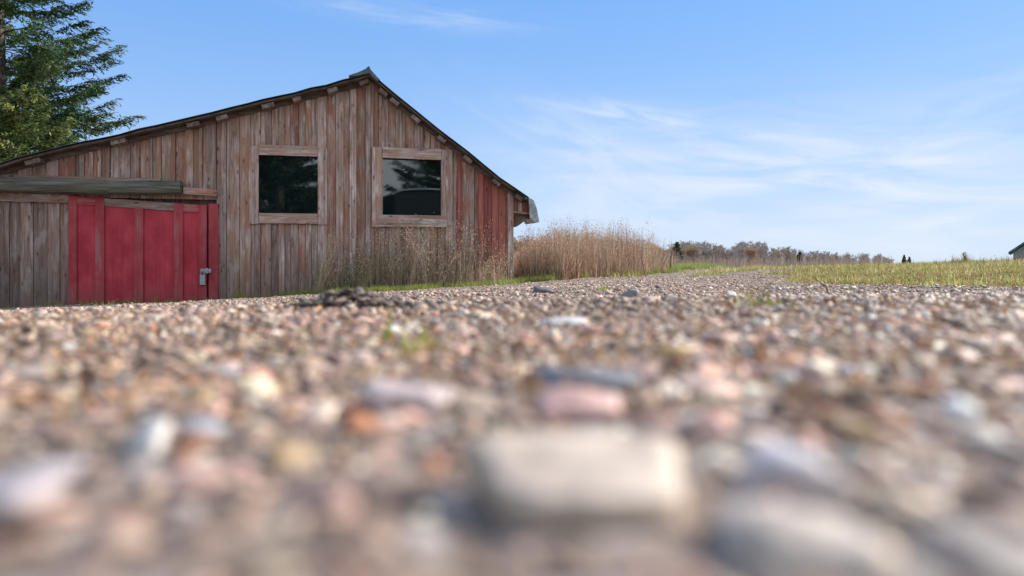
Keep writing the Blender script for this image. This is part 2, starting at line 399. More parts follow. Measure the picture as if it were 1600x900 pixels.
# openings in wall coordinates
w1 = (*L(401, 349), *L(498, 232)); w2 = (*L(597, 354), *L(691, 244))
dx0, dtop = L(107, 303); dx1 = L(341, 300)[0]
FOOT = -1.05
fw = MB()
s = SL
alt = 0
while s < SR-.02:
    wd = rd.choice((.055,.06,.07,.09,.10,.12,.13,.15)); old = s < dx0
    if old: wd = rd.uniform(.13,.20)
    s1 = min(s+wd, SR); 
    if SR-s1 < .04: s1 = SR
    mid = (s+s1)/2
    alt ^= 1
    yo = -.018*alt - rd.uniform(0,.012)
    fr = np.clip((mid-SL)/(SR-SL), 0, 1)
    redness = rd.uniform(.1,.66) + .45*np.clip((mid-L(665,300)[0])/1.0, 0, 1)*rd.uniform(.6,1) + (.55*rd.uniform(.5,1) if mid > L(745,300)[0] else 0)
    light = rd.uniform(.74,1.2); brown = rd.random()**3*.9
    tint = (light, min(1.0,float(redness)), brown); rn = rd.random()
    ztop = [roof_z(s)-.03, roof_z(s1)-.03]
    def plank(za, zb=None, x0=s, x1=s1, tint=tint, rn=rn, yo=yo):
        j = rd.uniform(-.004,.004)
        p = [(x0+.003,za),(x1-.002,za)] + ([(x1-.002,zb),(x0+.003,zb)] if zb is not None else [(x1-.002+j,ztop[1]),(x0+.003+j,ztop[0])])
        fw.prism(p, yo-.022, yo+.012, tint, rn)
    inwin = None
    for wz in (w1, w2):
        if mid > wz[0]-.02 and mid < wz[2]+.02: inwin = wz
    if inwin:
        plank(FOOT, inwin[1]+rd.uniform(-.01,.01)); t2 = (rd.uniform(.75,1.2), rd.uniform(.1,.6), rd.random()**3*.9)
        plank(inwin[3]-.01, None, tint=t2, rn=rd.random())
    elif mid < dx1:
        zb = L(mid*0+200, 300)[1]
        plank(dtop-.05 - 0.0, None)
        if mid < dx0:
            fw.prism([(s+.004,FOOT),(s1-.004,FOOT),(s1-.004,dtop-.06),(s+.004,dtop-.06)], .02+yo*.5, .05+yo*.5, (light*.8, redness*.25, .1), rn)
    else: plank(FOOT)
    s = s1
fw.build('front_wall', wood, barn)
# dark backing added so no light leaks between the boards, side and back walls
bk = MB()
pts = [(SL+.02,FOOT),(SR-.02,FOOT)] + [(p[0]*.995,p[1]-.10) for p in reversed(roofl) if SL < p[0] < SR-.1]
bk.prism([(SL+.02,FOOT),(SR-.02,FOOT),(SR-.02,roof_z(SR)-.1)]+[(p[0],p[1]-.1) for p in reversed(roofl) if SL+.05 < p[0] < SR-.05]+[(SL+.02,roof_z(SL)-.1)], .07, .10, (.35,0,.1), .3)
bk.build('dark_backing', wood, barn)
for nm, sx, sgn in (('side_wall', SL, 1), ('side_wall', SR, -1)):
    sw = MB(); y = .12
    while y < DEEP:
        wd = rd.uniform(.12,.18); a = sorted((sx, sx+sgn*(.02+rd.uniform(0,.01))))
        sw.box(a[0], a[1], y, min(y+wd-.004,DEEP), FOOT, roof_z(sx)-.04, (rd.uniform(.7,1.1), rd.uniform(.2,.9), rd.random()**3), rd.random()); y += wd
    sw.build(nm, wood, barn)
bw = MB(); x = SL+.03
while x < SR-.03:
    x1 = min(x+rd.uniform(.12,.2), SR-.03)
    bw.prism([(x,FOOT),(x1-.004,FOOT),(x1-.004,roof_z(x1)-.04),(x,roof_z(x)-.04)], DEEP, DEEP+.03, (rd.uniform(.7,1.1),.3,.2), rd.random()); x = x1
bw.build('back_wall', wood, barn)
# roof: corrugated sheet over a dark board deck
def strip(name, prof, thick, y0, y1, mat, drop=0, ny=2, wav=0.0, tint=(1,1,1)):
    mb = MB(); n = len(prof)
    ys = np.linspace(y0, y1, ny)
    vs = []
    for y in ys:
        k = wav*math.sin(y*2*math.pi/.15) if wav else 0
        for (x,z) in prof: vs.append((x,y,z-drop+k))
        for (x,z) in prof: vs.append((x,y,z-drop-thick+k))
    fs = []
    for j in range(ny-1):
        b = j*2*n; c = b+2*n
        for i in range(n-1):
            fs += [(b+i,b+i+1,c+i+1,c+i), (b+n+i,c+n+i,c+n+i+1,b+n+i+1)]
        fs += [(b,c,c+n,b+n), (b+n-1,b+2*n-1,c+2*n-1,c+n-1)]
    for b, fl in ((0,0),((ny-1)*2*n,1)):
        for i in range(n-1):
            q = (b+i,b+n+i,b+n+i+1,b+i+1); fs.append(q[::-1] if fl else q)
    mb.add(vs, fs, tint); return mb.build(name, mat, barn)
dense = []
for i in range(len(roofl)-1):
    a, b = roofl[i], roofl[i+1]; k = max(1, int((b[0]-a[0])/.25))
    for j in range(k):
        t = j/k; dense.append((a[0]+(b[0]-a[0])*t, a[1]+(b[1]-a[1])*t + rd.uniform(-.011,.011)))
dense.append(roofl[-1])
roof = strip('roof', dense, .008, -OV-.02, DEEP+.3, roof_metal, 0, 160, .008)
deckp = [p for p in dense]
strip('roof_deck', deckp[:-1], .035, -OV+.02, DEEP+.25, simple('deck_wood', (.10,.078,.062), .9, .1, .4, 5), .028)
# barge rafters under the verge, the shade there put into their dark tint
vb = MB()
for (a, b) in ((0,8),(10,15)):
    for i in range(a, b):
        p, q = roofl[i], roofl[i+1]
        vb.prism([(p[0],p[1]-.135),(q[0],q[1]-.135),(q[0],q[1]-.066),(p[0],p[1]-.066)], -.075, -.045, (.42,.1,.2), rd.random())
vb.build('verge_board', wood_h, barn)
def seg_angle(s):
    i = max(0, min(len(roofl)-2, int(np.searchsorted([p[0] for p in roofl], s))-1))
    a, b = roofl[i], roofl[i+1]; return math.atan2(b[1]-a[1], b[0]-a[0])
for px, ln, red in ((-60,.2,0),(48,.22,0),(182,.22,.2),(300,.20,0),(345,.18,0),(418,.2,.1),(463,.14,0),(519,.17,0),(569,.17,.1),(599,.17,.3),(617,.17,0),(650,.17,.1),(691,.16,0),(732,.17,.1),(777,.16,0),(812,.14,.5)):
    s0 = L(px, 200, OV)[0]; an = seg_angle(s0); z0 = roof_z(s0)-.072/math.cos(an)
    ca, sa = math.cos(an), math.sin(an); hh = .036
    pr = [(s0+ca*a-sa*b, z0+sa*a+ca*b-hh) for a, b in ((-ln/2,-hh),(ln/2,-hh),(ln/2,hh),(-ln/2,hh))]
    pm = MB(); pm.prism(pr, -OV+.035+rd.uniform(0,.03), .05, (rd.uniform(.4,.7), red, .15), rd.random())
    pm.build('purlin', wood_y, barn, .004)
rc = MB()
cap = [L(*p, OV+.03) for p in ((545,118),(560,113),(571,108),(576.5,103),(579,109),(594,125.5),(589,127),(577,114.5),(560,118),(548,120))]
rc.prism([(a,b) for a,b in reversed(cap)], -OV-.05, DEEP+.3); rc.build('ridge_cap', roof_metal, barn)

# log over the sliding door, its rail board and lintel
lg = MB()
p0 = L(-150,287,.16); p1 = L(284,294,.16)
pts = [(p0[0]+(p1[0]-p0[0])*t, -.165+.01*math.sin(t*9), p0[1]+(p1[1]-p0[1])*t+.012*math.sin(t*7)) for t in np.linspace(0,1,24)]
lg.tube(pts, [.125-.012*t+.006*math.sin(t*31) for t in np.linspace(0,1,24)], 16)
lg.build('door_log', log_mat, barn, smooth=False)
rb = MB(); a = L(286,296,.14); b = L(338,299,.14)
rb.prism([(a[0],a[1]-.075),(b[0],b[1]-.085),(b[0]+.01,b[1]+.02),(b[0]-.06,b[1]+.035),(a[0]+.02,a[1]+.04),(a[0],a[1]+.03)], -.15, -.09, (1.2,.5,.1), .41)
rb.build('rail_end_board', wood_h, barn, .004)
ug = MB(); a = L(240,288,.05); b = L(330,292,.05)
ug.box(L(-150,300)[0], a[0]+.1, -.06, -.032, a[1]-.02, a[1]+.10, (.8,.05,.1), .7); ug.box(a[0]+.1, L(335,290)[0], -.06, -.032, b[1]-.12, b[1]-.03, (.6,.2,.1), .2)
ug.build('ledger_board', wood_h, barn)
ln = MB(); a = L(-150,306,.03); b = L(106,306,.03); zt = L(60,302,.03)[1]; zb = L(60,315,.03)[1]
ln.box(a[0], L(24,306)[0], -.035, .0, zb, zt, (.85,.15,.1), .12); ln.box(L(24,306)[0]+.004, L(110,306)[0], -.04, .0, zb-.01, zt-.01, (.95,.1,.1), .5)
ln.build('lintel', wood_h, barn, .003)
# sliding door
def pxs(x, o=.06): return L(x, 400, o)[0]
dt0 = L(110,305,.08)[1]; dt1 = L(321,320,.08)[1]
def dtopz(s): return dt0+(dt1-dt0)*(s-pxs(110))/(pxs(321)-pxs(110))
db = FOOT+.05
dm = MB(); dm.prism([(pxs(107),db),(pxs(323),db),(pxs(323),dtopz(pxs(323))-.02),(pxs(107),dtopz(pxs(107))-.02)], -.045, -.02)
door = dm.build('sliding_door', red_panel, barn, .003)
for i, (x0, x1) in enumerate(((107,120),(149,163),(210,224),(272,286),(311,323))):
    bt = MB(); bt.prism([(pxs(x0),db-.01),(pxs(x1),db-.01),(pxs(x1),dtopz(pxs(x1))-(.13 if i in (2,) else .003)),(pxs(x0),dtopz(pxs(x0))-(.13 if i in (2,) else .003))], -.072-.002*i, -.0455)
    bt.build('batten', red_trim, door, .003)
for x0, x1, m_ in ((120,149,red_trim_h),(163,272,wood_h),(286,311,red_trim_h)):
    tr = MB(); tr.prism([(pxs(x0)+.002,dtopz(pxs(x0))-.135),(pxs(x1)-.002,dtopz(pxs(x1))-.135),(pxs(x1)-.002,dtopz(pxs(x1))-.006),(pxs(x0)+.002,dtopz(pxs(x0))-.006)], -.070, -.0455, (.72,.25,.1), rd.random())
    tr.build('top_rail', m_, door, .003)
hs = MB(); a = L(313,420,.09); b = L(330,426,.09)
hs.box(a[0], b[0], -.094, -.084, b[1], a[1]); hs.box(a[0]+.085, a[0]+.12, -.104, -.084, b[1]-.012, a[1]+.012)
hs.build('hasp', gal, door, .002)
pl = MB(); a = L(312.5,429,.1); b = L(321,445,.1)
pl.prism([(a[0],b[1]),(b[0],b[1]),(b[0],a[1]),(a[0],a[1])], -.125, -.09)
cx = (a[0]+b[0])/2
pl.tube([(cx-.028,-.107,a[1]),(cx-.028,-.107,a[1]+.04),(cx-.015,-.107,a[1]+.058),(cx+.015,-.107,a[1]+.058),(cx+.028,-.107,a[1]+.04),(cx+.028,-.107,a[1])], .007, 8)
pl.build('padlock', gal, door, .003)
jp = MB(); jp.box(pxs(325.5), pxs(340.5), -.055, -.023, FOOT, L(332,318,.05)[1]); jp.build('door_post', red_trim, barn, .004)
# windows
def window(g, casings, sillpx):
    """g glass rectangle in pixels; casings list of px rects"""
    a = L(g[0],g[3]); b = L(g[2],g[1])
    jb = MB()
    for (x0,x1,z0,z1) in ((a[0]-.03,a[0],a[1]-.02,b[1]+.02),(b[0],b[0]+.03,a[1]-.02,b[1]+.02)):
        jb.box(x0,x1,-.045,.045,z0,z1,(1.2,0,.1),rd.random())
    jb.box(a[0],b[0],-.045,.045,b[1],b[1]+.03,(1.0,0,.2),rd.random()); jb.box(a[0],b[0],-.060,.045,a[1]-.03,a[1],(1.3,0,.1),rd.random())
    win = jb.build('window', wood, barn)
    for k, (x0, y0, x1, y1) in enumerate(casings):
        p = L(x0,y1,.06); q = L(x1,y0,.06); dz = rd.uniform(-.004,.004); yy = -.052-.0035*k; cm = MB()
        cm.prism([(p[0],p[1]),(q[0],p[1]+dz),(q[0],q[1]),(p[0],q[1]-dz)], yy-.02, yy+.012, (rd.uniform(1.05,1.2), rd.uniform(0,.15), rd.uniform(.1,.35)), rd.random())
        cm.build('casing' if k < 3 else 'sill', wood if k < 2 else wood_h, win, .003)
    pm = MB(); pm.box(a[0]+.001,b[0]-.001,.012,.018,a[1]+.001,b[1]-.001); pm.build('pane', glass, win)
    return win
wa = window((404,241,497,334), ((389,228,404,350),(497,232,511,351),(404.5,229,496.5,242),(404.5,334,496.5,349)), None)
wb = window((598,247,689,337), ((581,230,597,355),(690,234,707,352),(597.5,233,689.5,247),(590,337,698,354)), None)
# corner board and broken eave
cb = MB(); a = L(793,440,.05); b = L(802,292,.05); cb.prism([(a[0],FOOT),(b[0],FOOT),(b[0],roof_z(b[0])-.08),(a[0],roof_z(a[0])-.08)], -.075, -.04, (1.15,.05,.05), .77)
cb.build('corner_board', wood, barn, .004)
ev = MB()
for x0, x1, t_, yb in ((803,808.5,(1.0,.9,.1),331),(809,815,(1.3,.1,0),331),(815.5,827,(.9,1.0,.1),333)):
    a = L(x0,yb,.03); b = L(x1,yb,.03); ev.prism([(a[0],a[1]),(b[0],b[1]-.01),(b[0],roof_z(b[0])-.08),(a[0],roof_z(a[0])-.08)], -.06, -.035, t_, rd.random())
a = L(803,330,.05); b = L(828,333,.05); ev.prism([(a[0],a[1]-.03),(b[0],b[1]-.03),(b[0],b[1]+.0),(a[0],a[1]+.0)], -.085, -.0605, (1.0,.1,.5), .3)
ev.build('eave_end_board', wood, barn, .003)
so = MB(); k = 0
a = L(803,331,0); b = L(829,334,0); so.prism([(SR-.02,a[1]-.08),(b[0]-.01,b[1]-.01),(b[0],roof_z(b[0])-.09),(SR-.02,roof_z(SR)-.09)], -.015, .02, (.6,.3,.5), .9)
for y in np.arange(0.0, DEEP, .14):
    j = rd.uniform(-.06,.03) if y < 1.0 else 0
    a = L(803,352,0); b = L(829,336,0)
    so.prism([(SR+.002,a[1]+j*.4),(SR+.12,a[1]+.03+j),(b[0]-.02,b[1]-.03+j*.5),(b[0],b[1]),(b[0],b[1]+.05),(SR+.002,a[1]+.24)], y+.025, y+.16, (.55,.2,.5), rd.random())
so.build('soffit', wood_y, barn)
fl = MB(); base = [L(*p, OV) for p in ((826,309),(832,314),(837,326),(842,346),(836,348),(829,341))]
fv = []; ff = []
nr = 5
for j in range(nr):
    for i, (x, z) in enumerate(base):
        fv.append((x+.02*math.sin(j*2.1+i)-.01*j, -OV-.02+j*.14, z+.015*math.sin(j*3+i*1.7)))
nb = len(base)
for j in range(nr-1):
    for i in range(nb-1): ff.append((j*nb+i, j*nb+i+1, (j+1)*nb+i+1, (j+1)*nb+i))
ff.append(tuple(range(nb-1,-1,-1))); fl.add(fv, ff)
fo = fl.build('loose_roof_sheet', pale_metal, barn); sm = fo.modifiers.new('solid','SOLIDIFY'); sm.thickness = .004

# ------------------------------------------------------------------ scattered stones
def ico(sub):
    bm = bmesh.new(); bmesh.ops.create_icosphere(bm, subdivisions=sub, radius=1)
    V = np.array([v.co[:] for v in bm.verts]); F = np.array([[v.index for v in f.verts] for f in bm.faces]); bm.free(); return V, F
def rough_variants(sub, n, seed, amt=.32):
    r = np.random.default_rng(seed); V, F = ico(sub); outv = []
    for i in range(n):
        d = np.ones(len(V))
        for k in range(7):   # planes cut the ball into a chipped pebble
            nn = r.normal(size=3); nn /= np.linalg.norm(nn); lim = r.uniform(.3,.75)
            dot = V@nn; d = np.where(dot*d > lim, lim/np.maximum(dot,1e-3), d)
        d *= 1+r.uniform(-.08,.08,len(V)); outv.append(V*d[:,None])
    return outv, F
PAL = np.array([(.34,.245,.20),(.28,.195,.155),(.42,.33,.27),(.52,.45,.38),(.24,.215,.20),(.40,.255,.21),(.34,.16,.09),(.13,.095,.075),(.19,.14,.11),(.62,.58,.53),(.34,.24,.14),(.26,.265,.28)])
PW = np.array([.18,.16,.13,.08,.06,.12,.05,.06,.10,.025,.045,.015]); PW /= PW.sum()
def scatter(name, X, Y, S, sub, seed, mat=None, Z=None, sink=.3):
    r = np.random.default_rng(seed); vars_, F = rough_variants(sub, 14, seed+1); nv = len(vars_[0]); n = len(X)
    vi = r.integers(0, 14, n); B = np.array(vars_)[vi]
    sc = np.c_[r.uniform(.65,1.55,n), r.uniform(.6,1.2,n), r.uniform(.22,.60,n)]*S[:,None]*.5
    B = B*sc[:,None,:]
    ya = r.uniform(0,6.283,n); tl = r.normal(0,.35,n)
    c, s_ = np.cos(tl)[:,None], np.sin(tl)[:,None]
    x, y, z = B[:,:,0], B[:,:,1], B[:,:,2]
    y, z = y*c-z*s_, y*s_+z*c
    c, s_ = np.cos(ya)[:,None], np.sin(ya)[:,None]
    x, y = x*c-y*s_, x*s_+y*c
    if Z is None: Z = ground_z(X, Y)
    V = np.stack([x+X[:,None], y+Y[:,None], z+(Z+sc[:,2]*(1-2*sink)*.8)[:,None]], -1).reshape(-1,3)
    FF = (F[None]+np.arange(n)[:,None,None]*nv).reshape(-1,3)
    ci = r.choice(len(PAL), n, p=PW); col = PAL[ci]*r.uniform(.55,1.4,(n,1))*(1+r.normal(0,.04,(n,3)))*np.array([1.27,1.19,1.07])
    dirt = dirtness(X,Y)[:,None]; col = col*(1-.45*dirt)+np.array([.24,.18,.135])*.45*dirt
    o = mesh_np(name, V, FF, mat or stone_mat, tint=np.repeat(np.clip(col,.02,.8), nv, 0), smooth=(sub>1))
    return o
r = np.random.default_rng(3)
def sizes(n, med, sig, lo, hi): return np.clip(med*np.exp(r.normal(0,sig,n)), lo, hi)
# near field
big = [ # px centre x, px top y, width px, distance m, height m, colour, label
 ('stone', 905, 670, 375, .150, .0108, .038, (.50,.40,.31), 'broad cream stone with flat top, largest stone in the blurred foreground'),
 ('stone', 1255, 700, 160, .158, .0095, .03, (.60,.54,.52), 'pale lilac white stone behind the rounded beige one at lower right'),
 ('stone', 1250, 775, 250, .122, .0085, .036, (.50,.41,.33), 'rounded beige stone in the blurred foreground, right of the broad cream stone'),
 ('stone', 640, 582, 150, .268, .0105, .034, (.50,.40,.37), 'smooth pale lilac stone above and left of the broad cream stone'),
 ('stone', 895, 600, 150, .252, .0100, .030, (.50,.31,.26), 'rounded pink stone directly behind the broad cream stone'),
 ('stone', 920, 566, 170, .308, .0105, .030, (.19,.185,.185), 'flat blue grey slate lying behind the rounded pink stone'),
 ('stone', 60, 690, 150, .170, .0065, .034, (.36,.31,.30), 'wide greyish stone at the left edge of the blurred foreground'),
 ('stone', 235, 615, 58, .215, .0090, .018, (.60,.55,.50), 'small whitish stone amid brown gravel in the left foreground'),
 ('stone', 320, 595, 64, .235, .0080, .018, (.28,.29,.31), 'small slate grey pebble beside the whitish stone on the left'),
 ('stone', 1500, 640, 46, .220, .0090, .012, (.70,.68,.64), 'small bright white pebble near the right edge of the gravel'),
 ('stone', 1540, 800, 190, .118, .0040, .03, (.20,.165,.14), 'dark brownish grey stone at the lower right edge'),
 ('stone', 1380, 632, 80, .225, .0060, .02, (.36,.19,.11), 'flat rust orange stone left of the small bright white pebble'),
 ('stone', 880, 490, 76, .78, .008, .05, (.50,.46,.42), 'flat white stone out in the middle gravel'),
 ('stone', 850, 450, 34, 4.6, .05, .12, (.13,.10,.095), 'flat dark brown stone at the end of the green strip by the barn'),
 ('stone', 1142, 452, 22, 3.2, .03, .07, (.52,.49,.46), 'small pale stone on the gravel before the track'),
 ('stone', 985, 458, 34, 2.4, .04, .07, (.20,.19,.20), 'round grey stone on the gravel left of the track'),
]
bigxy = []
vb_, Fb = rough_variants(3, len(big), 77)
for i, (nm, px, py, wpx, dist, hh, dep, colr, lab) in enumerate(big):
    X_ = (px-800)/FPX*dist; wd = wpx/FPX*dist; gz = float(ground_z(np.array([X_]), np.array([dist]))[0])
    V = vb_[i].copy(); V = np.sign(V)*np.abs(V)**(.42 if i == 0 else .72)
    V = V/np.abs(V).max(0)*np.array([wd/2, dep/2, hh*.75])
    V[:,2] += hh*.25
    if i == 0: V[:,2] = np.minimum(V[:,2], hh*.98+.04*V[:,1])
    nz = np.array([mnoise.noise(Vector(v)*(1.5/wd)+Vector((i*7,0,0))) for v in V]); nz2 = np.array([mnoise.noise(Vector(v)*(6/wd)+Vector((i*3,5,0))) for v in V]); V *= (1+.16*nz+.06*nz2)[:,None]; nz = nz+.8*nz2
    tc_ = np.array(colr)[None]*(1+.18*nz[:,None])
    o = mesh_np('stone', V, Fb, bigstone_mat, tint=np.clip(tc_,.02,.8), smooth=True)
    o.location = (X_, dist, gz); o.rotation_euler = (.13 if i in (0,2) else .05,0,rd.uniform(-.12,.12)); tag(o, lab, 'stone'); bigxy.append((X_,dist,wd/2,dep/2))
def dirtness(X, Y): return np.clip(.5+.9*wob(X,Y,3.1/np.sqrt(1+Y*Y*.25),.7)+.35*wob(X,Y,9.0/np.sqrt(1+Y*Y*.5),2.7),0,1)
def keep(X, Y, S):
    k0 = (np.random.default_rng(len(X)).random(len(X)) > .62*dirtness(X,Y)**1.5) | (S > .02)
    k = k0
    for bx_, by_, a, b in bigxy: k &= ((X-bx_)/(a+S*.4))**2+((Y-by_)/(b+S*.4))**2 > 1
    return k
def lens_clear(X, Y, S): return ~((np.hypot(X,Y) < .07) | ((np.hypot(X,Y) < .22) & (S > .017)))
n = 52000; X = r.uniform(-1.15,1.15,n); Y = r.uniform(-.15,1.15,n); S = sizes(n, .0062, .62, .003, .026)
k = keep(X,Y,S) & lens_clear(X,Y,S); scatter_near = scatter('gravel', X[k], Y[k], S[k], 2, 21); tag(scatter_near, kind='stuff')
n = 150; Y = r.uniform(.085,.42,n); X = r.uniform(-1,1,n)*(.85*Y+.02); S = r.uniform(.016,.028,n)*np.clip(Y*4,.6,1.1); k = keep(X,Y,S*1.3)
tag(scatter('gravel', X[k], Y[k], S[k], 3, 29, mat=bigstone_mat, sink=.42), kind='stuff')
n = 110000; Y = 1.1+2.6*r.random(n)**.75; X = r.uniform(-1,1,n)*(.9*Y+.3); S = sizes(n, .0088, .58, .004, .045); k = keep(X,Y,S)
tag(scatter('gravel', X[k], Y[k], S[k], 1, 22), kind='stuff')
n = 130000; Y = 3.6+8.2*r.random(n)**.8; X = r.uniform(-1,1,n)*(.85*Y); S = sizes(n, .0145, .55, .007, .075)
k = (grassy(X,Y) < .35) & (Y < D0+X*T-.15); tag(scatter('gravel', X[k], Y[k], S[k], 1, 23), kind='stuff')
n = 30000; Y = 11+22*r.random(n)**1.2; X = r.uniform(-.05,.6,n)*Y; S = sizes(n, .03, .4, .015, .08)
k = (grassy(X,Y) < .3) & (Y < 40); tag(scatter('gravel', X[k], Y[k], S[k], 1, 24), kind='stuff')

# ------------------------------------------------------------------ grass, straw, weeds
#LITTER
def blades(X, Y, H, Wd, tint, seed, lean=.35, Z=None, segs=3, tipw=.15, yaw=None, bend=.5):
    """numpy arrays of vertices, triangles and tints for thin bending blades"""
    r = np.random.default_rng(seed); n = len(X)
    if Z is None: Z = ground_z(X, Y)
    if yaw is None: yaw = r.uniform(0,6.283,n)
    la = r.uniform(0,6.283,n); le = np.abs(r.normal(0,lean,n))
    V = np.empty((n, segs*2+1, 3)); dx, dy = np.cos(yaw)*Wd*.5, np.sin(yaw)*Wd*.5
    for j in range(segs+1):
        t = j/segs; off = le*(t*(1-bend)+t*t*bend)*H; hz_ = H*t*np.sqrt(np.maximum(.15,1-(le*.8)**2*t))
        cx, cy, cz = X+np.cos(la)*off, Y+np.sin(la)*off, Z+hz_-.01*(j==0)
        if j < segs:
            ww = 1-(1-tipw)*t
            V[:,2*j] = np.stack([cx-dx*ww, cy-dy*ww, cz],-1); V[:,2*j+1] = np.stack([cx+dx*ww, cy+dy*ww, cz],-1)
        else: V[:,2*j] = np.stack([cx,cy,cz],-1)
    f = []
    for j in range(segs-1): f += [(2*j,2*j+1,2*j+3),(2*j,2*j+3,2*j+2)]
    f.append((2*segs-2,2*segs-1,2*segs)); f = np.array(f); nv = segs*2+1
    F = (f[None]+np.arange(n)[:,None,None]*nv).reshape(-1,3)
    tips = V[:,2*segs].copy(); mids = (V[:,2*(segs-1)]+V[:,2*(segs-1)+1])/2
    return V.reshape(-1,3), F, np.repeat(tint, nv, 0), tips, mids
def seeds(C_, n_per, spread, size, tint, seed, up=1.6):
    """small diamond flecks round each point"""
    r = np.random.default_rng(seed); n = len(C_)*n_per
    P_ = np.repeat(C_, n_per, 0)+r.normal(0,1,(n,3))*np.array([spread,spread,spread*up])
    d = r.normal(0,1,(n,3)); d[:,2] = np.abs(d[:,2])+.6; d /= np.linalg.norm(d,axis=1)[:,None]
    e = np.cross(d, r.normal(0,1,(n,3))); e /= np.linalg.norm(e,axis=1)[:,None]
    sz = size*r.uniform(.6,1.4,(n,1))
    V = np.stack([P_-d*sz, P_+e*sz*.3, P_+d*sz, P_-e*sz*.3],1).reshape(-1,3)
    b = np.arange(n)[:,None]*4; F = np.concatenate([b+np.array([[0,1,2]]), b+np.array([[0,2,3]])],0)
    t = np.repeat(np.repeat(tint, n_per, 0)*r.uniform(.75,1.25,(n,1)), 4, 0)
    return V, F, t
def merge(parts):
    Vs, Fs, Ts, b = [], [], [], 0
    for V, F, t in parts: Vs.append(V); Fs.append(F+b); Ts.append(t); b += len(V)
    return np.concatenate(Vs), np.concatenate(Fs), np.clip(np.concatenate(Ts),.01,.8)
r = np.random.default_rng(44); n = 9000; Y = .25+6*r.random(n)**1.2; X = r.uniform(-1,1,n)*(.85*Y+.1); Z = ground_z(X,Y)+.004
V, F, t = seeds(np.c_[X,Y,Z], 1, .002, .0062, np.array([(.42,.31,.19),(.40,.22,.11),(.24,.15,.09)])[r.integers(0,3,n)], 46, .3)
tag(mesh_np('straw_litter', V, F, straw_mat, tint=np.clip(t,0,.8)), kind='stuff')
def pick(n, cols, p, seed, jit=.2):
    r = np.random.default_rng(seed); c = np.array(cols)[r.choice(len(cols), n, p=np.array(p)/sum(p))]
    return c*r.uniform(1-jit,1+jit,(n,1))
def wallY(X): return D0+X*T
G_BRIGHT = [(.25,.31,.06),(.33,.36,.08),(.16,.22,.045),(.45,.37,.18)]
G_BANK = [(.25,.31,.06),(.38,.37,.11),(.13,.18,.035),(.55,.46,.26),(.34,.20,.10)]
STRAW = [(.36,.26,.16),(.30,.195,.12),(.42,.33,.22),(.22,.13,.08),(.26,.17,.12)]
def stand(name, X, Y, H, cols, p, seed, wd=.006, lean=.12, heads=True, leaves=2, hs=.035, nper=14):
    r = np.random.default_rng(seed); n = len(X); tn = pick(n, cols, p, seed)
    V, F, t, tips, mids = blades(X, Y, H, np.full(n,wd), tn, seed+1, lean, segs=4, tipw=.35, bend=.7)
    parts = [(V,F,t)]
    if leaves:
        XX = np.repeat(X,leaves)+r.normal(0,.02,n*leaves); YY = np.repeat(Y,leaves)+r.normal(0,.02,n*leaves)
        V, F, t, _, _ = blades(XX, YY, np.repeat(H,leaves)*r.uniform(.25,.75,n*leaves), np.full(n*leaves,wd*1.5), np.repeat(tn,leaves,0)*r.uniform(.8,1.15,(n*leaves,1)), seed+2, .45, segs=3)
        parts.append((V,F,t))
    if heads:
        w_ = r.random(n) < .75; c = tips[w_]*.55+mids[w_]*.45
        parts.append(seeds(c, nper, hs, .014, tn[w_]*1.12, seed+3, 2.2))
    V, F, t = merge(parts); return tag(mesh_np(name, V, F, straw_mat, tint=t), kind='stuff')
# short green strip along the barn and the left edge of the track
n = 90000; Y = 10.6+24*r.random(n)**1.9; e = np.interp(Y,YL,XL); X = e - np.abs(r.normal(0,1,n))*(.28+.03*Y)+.25*wob(Y,Y,1.1,0); X = np.where(Y<12.2, r.uniform(-4.2,.8,n), X)
wY = np.where(X<.1, wallY(X), 99); sp_ = r.random(n) < np.interp(Y,[15,22,34],[1,.4,.15])
k = sp_ & ((Y < wY-.02) & (Y > wY-1.25*np.clip((X+4.2)/1.8,.1,1)*(1+.25*wob(X,X,2,1))) | (X >= .1) & (grassy(X,Y) > .3) & (Y > 11.6+.2*X))
X, Y = X[k], Y[k]; V, F, t, _, _ = blades(X, Y, r.uniform(.04,.14,len(X))*(Y/12), np.full(len(X),.008), pick(len(X),G_BRIGHT,[4,3,3,2.2],31), 32, .65)
tag(mesh_np('grass_strip', V, F, leaf_mat, tint=t), kind='stuff')
n = 1500; px_ = r.uniform(-20,520,n); Y = D0/(1-(px_-800)/FPX*T)-np.abs(r.normal(0,.10,n))-.05; X = (px_-800)/FPX*Y
k = wob(px_,px_,.045,2) > .15; X, Y = X[k], Y[k]; V, F, t, _, _ = blades(X, Y, r.uniform(.03,.13,len(X)), np.full(len(X),.007), pick(len(X),G_BRIGHT+[(.4,.3,.18)],[4,3,3,1,3],38), 39, .6)
tag(mesh_np('wall_foot_grass', V, F, leaf_mat, tint=t), kind='stuff')
